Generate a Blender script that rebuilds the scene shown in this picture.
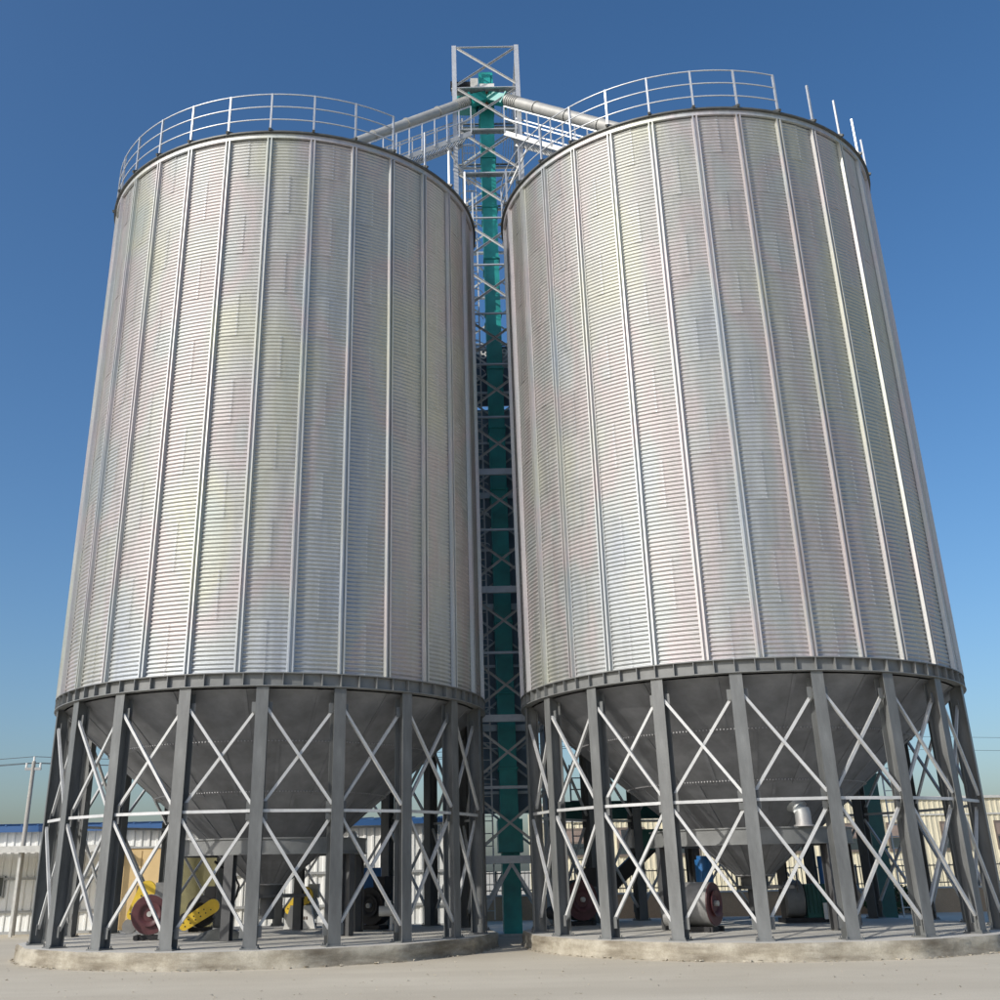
import bpy, math, random
from mathutils import Matrix, Vector

random.seed(7)
R_ = math.radians
sc = bpy.context.scene
for o in list(bpy.data.objects):
    bpy.data.objects.remove(o)
COL = sc.collection

# ------------------------------------------------------------------ camera
PITCH, ROLL, CAM_H = 0.4051, 0.0194, 1.5525
cam = bpy.data.cameras.new('camera')
cam.sensor_width = 36.0
cam.lens = 36.0 * 1.10033
cam.shift_x = 0.0374
cam.shift_y = -0.1019
cam.clip_end = 3000
cam_o = bpy.data.objects.new('camera', cam)
COL.objects.link(cam_o)
fwd = Vector((0, math.cos(PITCH), math.sin(PITCH)))
up0 = Vector((0, -math.sin(PITCH), math.cos(PITCH)))
rt0 = Vector((1, 0, 0))
rt = rt0 * math.cos(ROLL) - up0 * math.sin(ROLL)
up = rt0 * math.sin(ROLL) + up0 * math.cos(ROLL)
m = Matrix((rt, up, -fwd)).transposed().to_4x4()
m.translation = Vector((0, 0, CAM_H))
cam_o.matrix_world = m
sc.camera = cam_o

# ------------------------------------------------------------------ sky and sun
SUN_EL, SUN_AZ = R_(31), R_(40)       # light travels towards +X (right) and +Y (away) by SUN_AZ
w = bpy.data.worlds.new('World')
sc.world = w
w.use_nodes = True
wn, wl = w.node_tree.nodes, w.node_tree.links
sky = wn.new('ShaderNodeTexSky')
sky.sky_type = 'NISHITA'
sky.sun_disc = False
sky.sun_elevation = SUN_EL
sky.sun_rotation = R_(270) - SUN_AZ
sky.altitude = 0
sky.air_density = 1.0
sky.dust_density = 2.3
sky.ozone_density = 3.6
hsv = wn.new('ShaderNodeHueSaturation')
hsv.inputs['Saturation'].default_value = 1.2
wl.new(sky.outputs[0], hsv.inputs['Color'])
wl.new(hsv.outputs[0], wn['Background'].inputs[0])
wn['Background'].inputs[1].default_value = 0.104
sun = bpy.data.lights.new('sun', 'SUN')
sun.energy = 2.4
sun.angle = R_(0.55)
sun.color = (1.0, 0.95, 0.87)
sun_o = bpy.data.objects.new('sun', sun)
COL.objects.link(sun_o)
sdir = Vector((-math.cos(SUN_AZ) * math.cos(SUN_EL), -math.sin(SUN_AZ) * math.cos(SUN_EL), math.sin(SUN_EL)))
sun_o.rotation_euler = sdir.to_track_quat('Z', 'Y').to_euler()
sun_o.location = sdir * 60
sc.view_settings.view_transform = 'Standard'
sc.view_settings.look = 'None'
sc.view_settings.exposure = 0.43
sc.view_settings.gamma = 1.0
sc.view_settings.use_curve_mapping = False

# ------------------------------------------------------------------ materials
def mat(name, col, rough=0.6, metal=0.0, vary=0.0, scale=3.0, bump=0.0, bump_scale=30.0, col2=None, spec=0.5, rand=0.0, stretch=None):
    """Principled material with noise colour variation, per-object variation and fine relief."""
    M = bpy.data.materials.new(name)
    M.use_nodes = True
    n, l = M.node_tree.nodes, M.node_tree.links
    b = n['Principled BSDF']
    b.inputs['Roughness'].default_value = rough
    b.inputs['Metallic'].default_value = metal
    b.inputs['Specular IOR Level'].default_value = spec
    tc = n.new('ShaderNodeTexCoord')
    src = tc.outputs['Object']
    if stretch:
        mp = n.new('ShaderNodeMapping')
        mp.inputs['Scale'].default_value = stretch
        l.new(src, mp.inputs['Vector'])
        src = mp.outputs[0]
    if vary or col2:
        nz = n.new('ShaderNodeTexNoise')
        nz.inputs['Scale'].default_value = scale
        nz.inputs['Detail'].default_value = 7
        nz.inputs['Roughness'].default_value = 0.62
        l.new(src, nz.inputs['Vector'])
        cr = n.new('ShaderNodeValToRGB')
        c2 = col2 or tuple(min(1, c * (1 + vary)) for c in col)
        c1 = col if col2 else tuple(c * (1 - vary) for c in col)
        cr.color_ramp.elements[0].position = 0.34
        cr.color_ramp.elements[1].position = 0.68
        cr.color_ramp.elements[0].color = (*c1, 1)
        cr.color_ramp.elements[1].color = (*c2, 1)
        l.new(nz.outputs['Fac'], cr.inputs['Fac'])
        out = cr.outputs[0]
        if rand:
            oi = n.new('ShaderNodeObjectInfo')
            mr = n.new('ShaderNodeMapRange')
            mr.inputs['To Min'].default_value = 1 - rand
            mr.inputs['To Max'].default_value = 1 + rand
            l.new(oi.outputs['Random'], mr.inputs['Value'])
            hs = n.new('ShaderNodeHueSaturation')
            l.new(mr.outputs[0], hs.inputs['Value'])
            l.new(out, hs.inputs['Color'])
            out = hs.outputs[0]
        l.new(out, b.inputs['Base Color'])
    else:
        b.inputs['Base Color'].default_value = (*col, 1)
    if bump:
        n2 = n.new('ShaderNodeTexNoise')
        n2.inputs['Scale'].default_value = bump_scale
        n2.inputs['Detail'].default_value = 5
        l.new(tc.outputs['Object'], n2.inputs['Vector'])
        bp = n.new('ShaderNodeBump')
        bp.inputs['Strength'].default_value = bump
        bp.inputs['Distance'].default_value = 0.02
        l.new(n2.outputs['Fac'], bp.inputs['Height'])
        l.new(bp.outputs[0], b.inputs['Normal'])
    return M


def galvanised(name, metal=0.75, rough=0.42, dull=1.0):
    """Zinc-coated sheet: soft hue drift of the zinc film, spangle, streaky dulling."""
    M = bpy.data.materials.new(name)
    M.use_nodes = True
    n, l = M.node_tree.nodes, M.node_tree.links
    b = n['Principled BSDF']
    b.inputs['Metallic'].default_value = metal
    tc = n.new('ShaderNodeTexCoord')
    oi = n.new('ShaderNodeObjectInfo')
    ad = n.new('ShaderNodeVectorMath'); ad.operation = 'MULTIPLY_ADD'
    cmb = n.new('ShaderNodeCombineXYZ')
    for i in range(3):
        l.new(oi.outputs['Random'], cmb.inputs[i])
    l.new(cmb.outputs[0], ad.inputs[0])
    ad.inputs[1].default_value = (3.5, 5.1, 7.7)
    l.new(tc.outputs['Object'], ad.inputs[2])
    geo = n.new('ShaderNodeNewGeometry')
    gmap = n.new('ShaderNodeMapping'); gmap.inputs['Scale'].default_value = (1, 1, 0.45)
    l.new(geo.outputs['Position'], gmap.inputs['Vector'])
    hue = n.new('ShaderNodeTexNoise')
    hue.inputs['Scale'].default_value = 0.6
    hue.inputs['Detail'].default_value = 2
    l.new(gmap.outputs[0], hue.inputs['Vector'])
    r = n.new('ShaderNodeValToRGB')
    e = r.color_ramp.elements
    stops = [(0.25, (0.58, 0.62, 0.66)), (0.40, (0.62, 0.645, 0.64)), (0.48, (0.67, 0.63, 0.63)),
             (0.56, (0.64, 0.65, 0.635)), (0.65, (0.67, 0.68, 0.61)), (0.78, (0.61, 0.66, 0.64))]
    e[0].position, e[0].color = stops[0][0], (*[c * dull for c in stops[0][1]], 1)
    e[1].position, e[1].color = stops[-1][0], (*[c * dull for c in stops[-1][1]], 1)
    for p, c in stops[1:-1]:
        k = e.new(p); k.color = (*[x * dull for x in c], 1)
    l.new(hue.outputs['Fac'], r.inputs['Fac'])
    mp = n.new('ShaderNodeMapping'); mp.inputs['Scale'].default_value = (7, 7, 0.5)
    l.new(ad.outputs[0], mp.inputs['Vector'])
    st = n.new('ShaderNodeTexNoise'); st.inputs['Scale'].default_value = 1.3; st.inputs['Detail'].default_value = 6
    l.new(mp.outputs[0], st.inputs['Vector'])
    mr = n.new('ShaderNodeMapRange')
    mr.inputs['From Min'].default_value = 0.3; mr.inputs['From Max'].default_value = 0.7
    mr.inputs['To Min'].default_value = 0.91; mr.inputs['To Max'].default_value = 1.05
    l.new(st.outputs['Fac'], mr.inputs['Value'])
    vo = n.new('ShaderNodeTexVoronoi'); vo.inputs['Scale'].default_value = 38
    l.new(tc.outputs['Object'], vo.inputs['Vector'])
    mv = n.new('ShaderNodeMapRange'); mv.inputs['To Min'].default_value = 0.93; mv.inputs['To Max'].default_value = 1.05
    l.new(vo.outputs['Color'], mv.inputs['Value'])
    mu = n.new('ShaderNodeMath'); mu.operation = 'MULTIPLY'
    l.new(mr.outputs[0], mu.inputs[0]); l.new(mv.outputs[0], mu.inputs[1])
    mo = n.new('ShaderNodeMapRange'); mo.inputs['To Min'].default_value = 0.975; mo.inputs['To Max'].default_value = 1.02
    l.new(oi.outputs['Random'], mo.inputs['Value'])
    mu2 = n.new('ShaderNodeMath'); mu2.operation = 'MULTIPLY'
    l.new(mu.outputs[0], mu2.inputs[0]); l.new(mo.outputs[0], mu2.inputs[1])
    hs = n.new('ShaderNodeHueSaturation')
    l.new(mu2.outputs[0], hs.inputs['Value']); l.new(r.outputs[0], hs.inputs['Color'])
    l.new(hs.outputs[0], b.inputs['Base Color'])
    mr2 = n.new('ShaderNodeMapRange')
    mr2.inputs['From Min'].default_value = 0.3; mr2.inputs['From Max'].default_value = 0.7
    mr2.inputs['To Min'].default_value = rough - 0.06; mr2.inputs['To Max'].default_value = rough + 0.08
    l.new(st.outputs['Fac'], mr2.inputs['Value'])
    l.new(mr2.outputs[0], b.inputs['Roughness'])
    return M


def concrete(name, c1, c2, stain, stain_amt=0.5, scale=1.2, bump=0.25, streak=None):
    M = bpy.data.materials.new(name)
    M.use_nodes = True
    n, l = M.node_tree.nodes, M.node_tree.links
    b = n['Principled BSDF']
    b.inputs['Roughness'].default_value = 0.88
    b.inputs['Specular IOR Level'].default_value = 0.25
    tc = n.new('ShaderNodeTexCoord')
    a = n.new('ShaderNodeTexNoise'); a.inputs['Scale'].default_value = scale; a.inputs['Detail'].default_value = 9; a.inputs['Roughness'].default_value = 0.65
    l.new(tc.outputs['Object'], a.inputs['Vector'])
    r = n.new('ShaderNodeValToRGB')
    r.color_ramp.elements[0].position = 0.3; r.color_ramp.elements[0].color = (*c1, 1)
    r.color_ramp.elements[1].position = 0.7; r.color_ramp.elements[1].color = (*c2, 1)
    l.new(a.outputs['Fac'], r.inputs['Fac'])
    mp = n.new('ShaderNodeMapping')
    mp.inputs['Scale'].default_value = streak or (1, 1, 1)
    mp.inputs['Location'].default_value = (3.1, 1.7, 0.4)
    l.new(tc.outputs['Object'], mp.inputs['Vector'])
    s = n.new('ShaderNodeTexNoise'); s.inputs['Scale'].default_value = scale * 0.6; s.inputs['Detail'].default_value = 6; s.inputs['Roughness'].default_value = 0.6
    l.new(mp.outputs[0], s.inputs['Vector'])
    sr = n.new('ShaderNodeMapRange')
    sr.inputs['From Min'].default_value = 0.42; sr.inputs['From Max'].default_value = 0.68
    sr.inputs['To Min'].default_value = 0; sr.inputs['To Max'].default_value = stain_amt
    l.new(s.outputs['Fac'], sr.inputs['Value'])
    mx = n.new('ShaderNodeMix'); mx.data_type = 'RGBA'
    l.new(sr.outputs[0], mx.inputs['Factor'])
    l.new(r.outputs[0], mx.inputs['A'])
    mx.inputs['B'].default_value = (*stain, 1)
    g = n.new('ShaderNodeTexNoise'); g.inputs['Scale'].default_value = 45; g.inputs['Detail'].default_value = 4
    l.new(tc.outputs['Object'], g.inputs['Vector'])
    gm = n.new('ShaderNodeMapRange'); gm.inputs['From Min'].default_value = .25; gm.inputs['From Max'].default_value = .75
    gm.inputs['To Min'].default_value = 0.86; gm.inputs['To Max'].default_value = 1.12
    l.new(g.outputs['Fac'], gm.inputs['Value'])
    hs = n.new('ShaderNodeHueSaturation')
    l.new(gm.outputs[0], hs.inputs['Value']); l.new(mx.outputs['Result'], hs.inputs['Color'])
    l.new(hs.outputs[0], b.inputs['Base Color'])
    bp = n.new('ShaderNodeBump'); bp.inputs['Strength'].default_value = bump; bp.inputs['Distance'].default_value = 0.03
    l.new(a.outputs['Fac'], bp.inputs['Height'])
    l.new(bp.outputs[0], b.inputs['Normal'])
    return M


M_SHEET = galvanised('galvanised_sheet', 0.84, 0.60, 0.79)
M_RIB = galvanised('galvanised_rib', 0.72, 0.58, 0.86)
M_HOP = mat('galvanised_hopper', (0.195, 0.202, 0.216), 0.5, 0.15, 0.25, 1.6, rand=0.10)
M_HBOLT = mat('zinc_bolt', (0.34, 0.34, 0.35), 0.5, 0.3)
M_PIPE = mat('dull_zinc_pipe', (0.42, 0.42, 0.40), 0.55, 0.25, 0.1, 3)
M_CLAD = mat('slate_cladding', (0.17, 0.225, 0.28), 0.5, 0, 0.15, 1.5, rand=0.1)
M_BRACE = mat('galvanised_bar', (0.53, 0.54, 0.54), 0.5, 0.1, 0.10, 6, rand=0.08)
M_RAIL = mat('galvanised_rail', (0.52, 0.54, 0.56), 0.4, 0.3, 0.08, 8)
M_STEEL = mat('grey_steel_paint', (0.145, 0.152, 0.152), 0.5, 0.0, 0.26, 1.6, 0.1, 40, rand=0.10, stretch=(2.5, 2.5, 0.6))
M_RING = mat('grey_ring_paint', (0.19, 0.197, 0.195), 0.5, 0.0, 0.15, 3, 0.1, 40)
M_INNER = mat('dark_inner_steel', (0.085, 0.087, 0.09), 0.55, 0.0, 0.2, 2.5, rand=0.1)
M_EAVE = mat('dark_eave_steel', (0.10, 0.105, 0.10), 0.5, 0.2, 0.2, 3)
M_TEAL = mat('teal_paint', (0.02, 0.31, 0.29), 0.42, 0.0, 0.3, 1.2, rand=0.08)
M_TEALD = mat('dark_green_paint', (0.012, 0.10, 0.085), 0.42, 0.0, 0.2, 2)
M_GROUND = concrete('yard_concrete', (0.55, 0.495, 0.39), (0.65, 0.595, 0.48), (0.45, 0.40, 0.31), 0.6, 0.35, 0.2, (0.12, 1.5, 1))
M_SLAB = concrete('slab_concrete', (0.58, 0.56, 0.50), (0.66, 0.635, 0.57), (0.48, 0.455, 0.395), 0.5, 0.7, 0.15)
M_SLABSIDE = concrete('slab_edge_concrete', (0.30, 0.27, 0.21), (0.52, 0.485, 0.40), (0.15, 0.125, 0.09), 0.9, 2.6, 0.8, (0.55, 0.55, 2.6))
M_MORTAR = concrete('loose_mortar', (0.42, 0.38, 0.30), (0.52, 0.48, 0.39), (0.28, 0.24, 0.18), 0.5, 4.0, 0.5)
M_YEL = mat('yellow_guard_paint', (0.72, 0.50, 0.05), 0.45, 0, 0.12, 4)
M_MAROON = mat('maroon_paint', (0.10, 0.036, 0.04), 0.45, 0, 0.25, 5)
M_GREY = mat('machine_grey', (0.23, 0.23, 0.225), 0.5, 0, 0.2, 4)
M_LGREY = mat('light_machine_grey', (0.52, 0.52, 0.49), 0.5, 0, 0.15, 5)
M_BLACK = mat('black_rubber', (0.02, 0.02, 0.022), 0.6, 0, 0.3, 5)
M_WHITE = mat('white_paint', (0.74, 0.74, 0.72), 0.5, 0, 0.06, 4)
M_BLUE = mat('blue_paint', (0.03, 0.16, 0.42), 0.45, 0, 0.15, 2)
M_ROOFB = mat('blue_roof_sheet', (0.03, 0.10, 0.26), 0.42, 0, 0.12, 0.5)
M_WWALL = mat('white_profiled_sheet', (0.76, 0.77, 0.75), 0.5, 0, 0.08, 1.0, rand=0.05)
M_CREAM = mat('cream_profiled_sheet', (0.68, 0.63, 0.47), 0.55, 0, 0.08, 1.0, rand=0.04)
M_TRIM = mat('grey_trim', (0.34, 0.35, 0.35), 0.5, 0, 0.12, 2)
M_GLASS = mat('dark_glass', (0.045, 0.06, 0.065), 0.08, 0, 0.1, 2)
M_SHUT = mat('brown_shutter', (0.27, 0.21, 0.18), 0.5, 0, 0.15, 3)
M_FRAME = mat('brown_frame', (0.16, 0.13, 0.11), 0.5, 0, 0.15, 3)
M_PLINTH = concrete('tan_plinth', (0.50, 0.33, 0.20), (0.56, 0.39, 0.25), (0.40, 0.27, 0.17), 0.5, 0.9, 0.1)
M_TAN = mat('tan_panel', (0.60, 0.44, 0.22), 0.6, 0, 0.08, 2)
M_OLIVE = mat('olive_sheet', (0.13, 0.12, 0.055), 0.75, 0, 0.25, 2.5, 0.5, 9)
M_POLE = concrete('pole_concrete', (0.36, 0.35, 0.33), (0.44, 0.43, 0.40), (0.28, 0.27, 0.25), 0.4, 2.0, 0.1)
M_WIRE = mat('wire', (0.05, 0.05, 0.055), 0.6)
M_SIGN = mat('slate_sign', (0.07, 0.11, 0.16), 0.5, 0, 0.15, 2)
M_BROWN = mat('brown_valve', (0.22, 0.10, 0.05), 0.55, 0, 0.25, 6)
M_FOLI = mat('dark_foliage', (0.03, 0.06, 0.018), 0.7, 0, 0.4, 12)
M_GRATE = mat('grating', (0.40, 0.42, 0.43), 0.5, 0.3, 0.15, 6)

# ------------------------------------------------------------------ mesh helpers
class MB:
    def __init__(s):
        s.v, s.f = [], []

    def add(s, vs, fs):
        b = len(s.v)
        s.v += [tuple(p) for p in vs]
        s.f += [tuple(i + b for i in f) for f in fs]
        return s

    def box(s, c, d, rz=0.0):
        x, y, z = d[0] / 2, d[1] / 2, d[2] / 2
        cs, sn = math.cos(rz), math.sin(rz)
        vs = []
        for i, j, k in ((-1, -1, -1), (1, -1, -1), (1, 1, -1), (-1, 1, -1), (-1, -1, 1), (1, -1, 1), (1, 1, 1), (-1, 1, 1)):
            px, py = i * x, j * y
            vs.append((c[0] + px * cs - py * sn, c[1] + px * sn + py * cs, c[2] + k * z))
        return s.add(vs, [(0, 3, 2, 1), (4, 5, 6, 7), (0, 1, 5, 4), (1, 2, 6, 5), (2, 3, 7, 6), (3, 0, 4, 7)])

    def prism(s, poly, p0, p1, ref=(0, 0, 1)):
        """poly (u, v) section swept from p0 to p1; u along side, v along ref-ish."""
        p0, p1 = Vector(p0), Vector(p1)
        t = (p1 - p0).normalized()
        r = Vector(ref)
        if abs(t.dot(r)) > 0.98:
            r = Vector((0, 1, 0))
        u = t.cross(r).normalized()
        v = u.cross(t).normalized()
        n = len(poly)
        vs = [p0 + u * a + v * b for a, b in poly] + [p1 + u * a + v * b for a, b in poly]
        fs = [tuple(range(n - 1, -1, -1)), tuple(range(n, 2 * n))]
        for i in range(n):
            j = (i + 1) % n
            fs.append((i, j, n + j, n + i))
        return s.add(vs, fs)

    def bar(s, p0, p1, a, b=None, ref=(0, 0, 1)):
        b = b or a
        return s.prism([(-a / 2, -b / 2), (a / 2, -b / 2), (a / 2, b / 2), (-a / 2, b / 2)], p0, p1, ref)

    def angle(s, p0, p1, a, t=0.008, ref=(0, 0, 1)):
        h = a / 2
        return s.prism([(-h, -h), (h, -h), (h, -h + t), (-h + t, -h + t), (-h + t, h), (-h, h)], p0, p1, ref)

    def cyl(s, p0, p1, r, n=12, r1=None):
        r1 = r if r1 is None else r1
        p0, p1 = Vector(p0), Vector(p1)
        t = (p1 - p0).normalized()
        q = Vector((0, 0, 1)) if abs(t.z) < 0.95 else Vector((0, 1, 0))
        u = t.cross(q).normalized(); v = u.cross(t)
        vs = []
        for p, rr in ((p0, r), (p1, r1)):
            for i in range(n):
                a = 2 * math.pi * i / n
                vs.append(p + u * rr * math.cos(a) + v * rr * math.sin(a))
        fs = [tuple(range(n - 1, -1, -1)), tuple(range(n, 2 * n))]
        for i in range(n):
            j = (i + 1) % n
            fs.append((i, j, n + j, n + i))
        return s.add(vs, fs)

    def tube(s, pts, r, n=8):
        pts = [Vector(p) for p in pts]
        b = len(s.v)
        for k, p in enumerate(pts):
            t = (pts[min(k + 1, len(pts) - 1)] - pts[max(k - 1, 0)]).normalized()
            q = Vector((0, 0, 1)) if abs(t.z) < 0.9 else Vector((0, 1, 0))
            u = t.cross(q).normalized(); v = u.cross(t)
            for i in range(n):
                a = 2 * math.pi * i / n
                s.v.append(tuple(p + u * r * math.cos(a) + v * r * math.sin(a)))
        for k in range(len(pts) - 1):
            for i in range(n):
                j = (i + 1) % n
                s.f.append((b + k * n + i, b + k * n + j, b + (k + 1) * n + j, b + (k + 1) * n + i))
        s.f.append(tuple(b + i for i in range(n - 1, -1, -1)))
        s.f.append(tuple(b + (len(pts) - 1) * n + i for i in range(n)))
        return s

    def sweep(s, prof, a0, a1, n, closed=True):
        """closed profile (r, z) turned about Z from angle a0 to a1 (0 faces -Y)."""
        full = abs(abs(a1 - a0) - 2 * math.pi) < 1e-6
        b = len(s.v); m_ = len(prof)
        rings = n if full else n + 1
        for k in range(rings):
            a = a0 + (a1 - a0) * k / n
            for r, z in prof:
                s.v.append((r * math.sin(a), -r * math.cos(a), z))
        for k in range(n):
            k2 = (k + 1) % rings
            for i in range(m_ if closed else m_ - 1):
                j = (i + 1) % m_
                s.f.append((b + k * m_ + i, b + k2 * m_ + i, b + k2 * m_ + j, b + k * m_ + j))
        if closed and not full:
            s.f.append(tuple(b + i for i in range(m_)))
            s.f.append(tuple(b + (rings - 1) * m_ + i for i in range(m_ - 1, -1, -1)))
        return s

    def mesh(s, name, material, smooth=None):
        me = bpy.data.meshes.new(name)
        me.from_pydata(s.v, [], s.f)
        me.materials.append(material)
        me.update()
        if smooth:
            me.shade_smooth()
            if smooth < 179:
                me.set_sharp_from_angle(angle=R_(smooth))
        return me

    def build(s, name, material, parent=None, smooth=None, loc=None, rz=0.0):
        return put(name, s.mesh(name, material, smooth), parent, loc, rz)


def put(name, me, parent=None, loc=None, rz=0.0):
    o = bpy.data.objects.new(name, me)
    COL.objects.link(o)
    if parent:
        o.parent = parent
    if loc:
        o.location = loc
    o.rotation_euler.z = rz
    return o


def thing(name, label, cat, loc=(0, 0, 0), rz=0.0, group=None):
    o = bpy.data.objects.new(name, None)
    o.empty_display_size = 0.3
    COL.objects.link(o)
    o.location = loc
    o.rotation_euler.z = rz
    return tag(o, label, cat, group)


def tag(o, label, cat, group=None):
    o['label'] = label
    o['category'] = cat
    if group:
        o['group'] = group
    return o


def structure(o):
    o['kind'] = 'structure'
    return o

# ------------------------------------------------------------------ ground
g = MB()
N = 40
for j in range(N + 1):
    for i in range(N + 1):
        g.v.append((-600 + 1200 * i / N, -300 + 1200 * j / N, 0.0))
for j in range(N):
    for i in range(N):
        a = j * (N + 1) + i
        g.f.append((a, a + 1, a + N + 2, a + N + 1))
ground = structure(g.build('ground', M_GROUND))

gr = MB()
rg = random.Random(21)
for k in range(1500):
    x_, y_ = rg.uniform(-13, 15), 15 + 9 * rg.random()
    if math.hypot(x_ + 4.61, y_ - 27.17) < 5.5 or math.hypot(x_ - 6.24, y_ - 26.59) < 5.5:
        continue
    s_ = 0.006 + 0.02 * rg.random() ** 3
    gr.add([(x_ + rg.uniform(-1, 1) * s_ * 1.5, y_ + rg.uniform(-1, 1) * s_ * 1.5, 0.002 + rg.uniform(0, 1) * s_) for _ in range(4)], [(0, 1, 2), (0, 2, 3), (0, 3, 1), (1, 3, 2)])
grit = gr.build('grit', M_MORTAR)
grit['kind'] = 'stuff'
tag(grit, 'scattered grit and crumbs of concrete on the yard', 'grit')

# ------------------------------------------------------------------ silo dimensions
RW = 4.924                    # wall radius
RP = 4.960                    # outer face of the support posts
Z_SLAB, Z_RB, Z_RT, Z_EAVE = 0.296, 4.971, 5.235, 18.109
N_RIB, N_POST, N_ROW = 30, 20, 12
D_RIB, D_POST = 2 * math.pi / N_RIB, 2 * math.pi / N_POST
ROW_H = (Z_EAVE - Z_RT) / N_ROW
TAU = 2 * math.pi

# shared meshes -----------------------------------------------------
def sheet_mesh():
    b = MB()
    waves, sub, nth = 12, 6, 10
    nz = waves * sub
    ths = [2 * D_RIB * i / nth for i in range(nth + 1)]
    ths.insert(nth, 2 * D_RIB - 0.0065)
    ths.append(2 * D_RIB + 0.0065)
    for k in range(nz + 1):
        z = ROW_H * k / nz
        for i, t in enumerate(ths):
            r = RW + 0.0160 * math.sin(TAU * z / ROW_H * waves)
            if i >= nth:
                r += 0.006
            if k <= 2:
                r += 0.002
            b.v.append((r * math.sin(t), -r * math.cos(t), z))
    m_ = len(ths)
    for k in range(nz):
        for i in range(m_ - 1):
            a = k * m_ + i
            b.f.append((a, a + 1, a + m_ + 1, a + m_))
    return b.mesh('corrugated_sheet', M_SHEET, 180)


def bolt_strip_mesh():
    b = MB()
    for k in range(12):
        z = ROW_H * (k + 0.25) / 12
        b.box((0, -(RW + 0.018), z), (0.028, 0.012, 0.026))
    return b.mesh('bolt_row', M_RAIL)


def rib_mesh(z0, z1):
    """outward hat-and-groove stiffener, centre at angle 0"""
    r0 = RW + 0.012
    prof = [(-0.085, 0.0), (-0.064, 0.0), (-0.058, 0.078), (-0.030, 0.078), (-0.022, 0.014),
            (0.022, 0.014), (0.030, 0.078), (0.058, 0.078), (0.064, 0.0), (0.085, 0.0), (0.085, -0.006), (-0.085, -0.006)]
    b = MB()
    n = len(prof)
    for z in (z0, z1):
        for u, h in prof:
            b.v.append((u, -(r0 + h), z))
    for i in range(n):
        j = (i + 1) % n
        b.f.append((i, j, n + j, n + i))
    b.f.append(tuple(range(n - 1, -1, -1)))
    b.f.append(tuple(range(n, 2 * n)))
    return b.mesh('stiffener_rib', M_RIB)


def hbeam(b, c, z0, z1, bw, d, tf=0.016, tw=0.011):
    """H section standing at c, flanges facing -Y / +Y"""
    x, y = c
    b.box((x, y - d / 2 + tf / 2, (z0 + z1) / 2), (bw, tf, z1 - z0))
    b.box((x, y + d / 2 - tf / 2, (z0 + z1) / 2), (bw, tf, z1 - z0))
    b.box((x, y, (z0 + z1) / 2), (tw, d - 2 * tf, z1 - z0))
    return b


POST_D, POST_W = 0.26, 0.245
RPC = RP - POST_D / 2
post_b = hbeam(MB(), (0, -RPC), Z_SLAB + 0.022, Z_RB - 0.002, POST_W, POST_D)
POST_ME = post_b.mesh('support_post', M_STEEL)
bp_b = MB().box((0, -RPC, Z_SLAB + 0.011), (0.34, 0.36, 0.022))
for sx in (-1, 1):
    for sy in (-1, 1):
        bp_b.cyl((sx * 0.14, -RPC + sy * 0.15, Z_SLAB + 0.02), (sx * 0.14, -RPC + sy * 0.15, Z_SLAB + 0.06), 0.014, 6)
BASE_ME = bp_b.mesh('base_plate', M_STEEL)

def pol(r, a, z):
    return Vector((r * math.sin(a), -r * math.cos(a), z))

RB = RP - 0.06
A_IN = 0.020        # brace ends sit just inside the flange edges
Z_MID = 2.66
def brace_mesh(name, a0, z0, a1, z1, dr, size=0.054):
    b = MB()
    p0, p1 = pol(RB - dr, a0, z0), pol(RB - dr, a1, z1)
    out = pol(1, (a0 + a1) / 2, 0)
    b.bar(p0, p1, size, size, out)
    return b.mesh(name, M_BRACE)
BR = [brace_mesh('diagonal_brace', A_IN, 4.56, D_POST - A_IN, 2.78, 0.0),
      brace_mesh('diagonal_brace', A_IN, 2.78, D_POST - A_IN, 4.56, 0.085),
      brace_mesh('diagonal_brace', A_IN, 2.54, D_POST - A_IN, 0.60, 0.0),
      brace_mesh('diagonal_brace', A_IN, 0.60, D_POST - A_IN, 2.54, 0.085)]
STRUT_ME = brace_mesh('horizontal_strut', A_IN, Z_MID, D_POST - A_IN, Z_MID, 0.03, 0.055)
GUS_ME = []
for zz, hh in ((4.58, 0.2), (Z_MID, 0.34), (0.58, 0.2)):
    for sg in (-1, 1):
        GUS_ME.append(MB().box((sg * (POST_W / 2 + 0.03), -(RB - 0.045), zz), (0.10, 0.012, hh)).mesh('gusset_plate', M_STEEL))

ringb = MB()
H = Z_RT - Z_RB
ringb.sweep([(RW - 0.10, Z_RB), (RP + 0.055, Z_RB), (RP + 0.055, Z_RB + 0.016), (RP - 0.045, Z_RB + 0.016),
             (RP - 0.045, Z_RT - 0.016), (RP + 0.055, Z_RT - 0.016), (RP + 0.055, Z_RT), (RW - 0.10, Z_RT)], 0, TAU, 120)
RING_ME = ringb.mesh('ring_beam', M_RING, 30)
RSTIFF_ME = MB().box((0, -(RP + 0.002), (Z_RB + Z_RT) / 2), (0.014, 0.092, H - 0.034)).mesh('stiffener_plate', M_RING)

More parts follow.
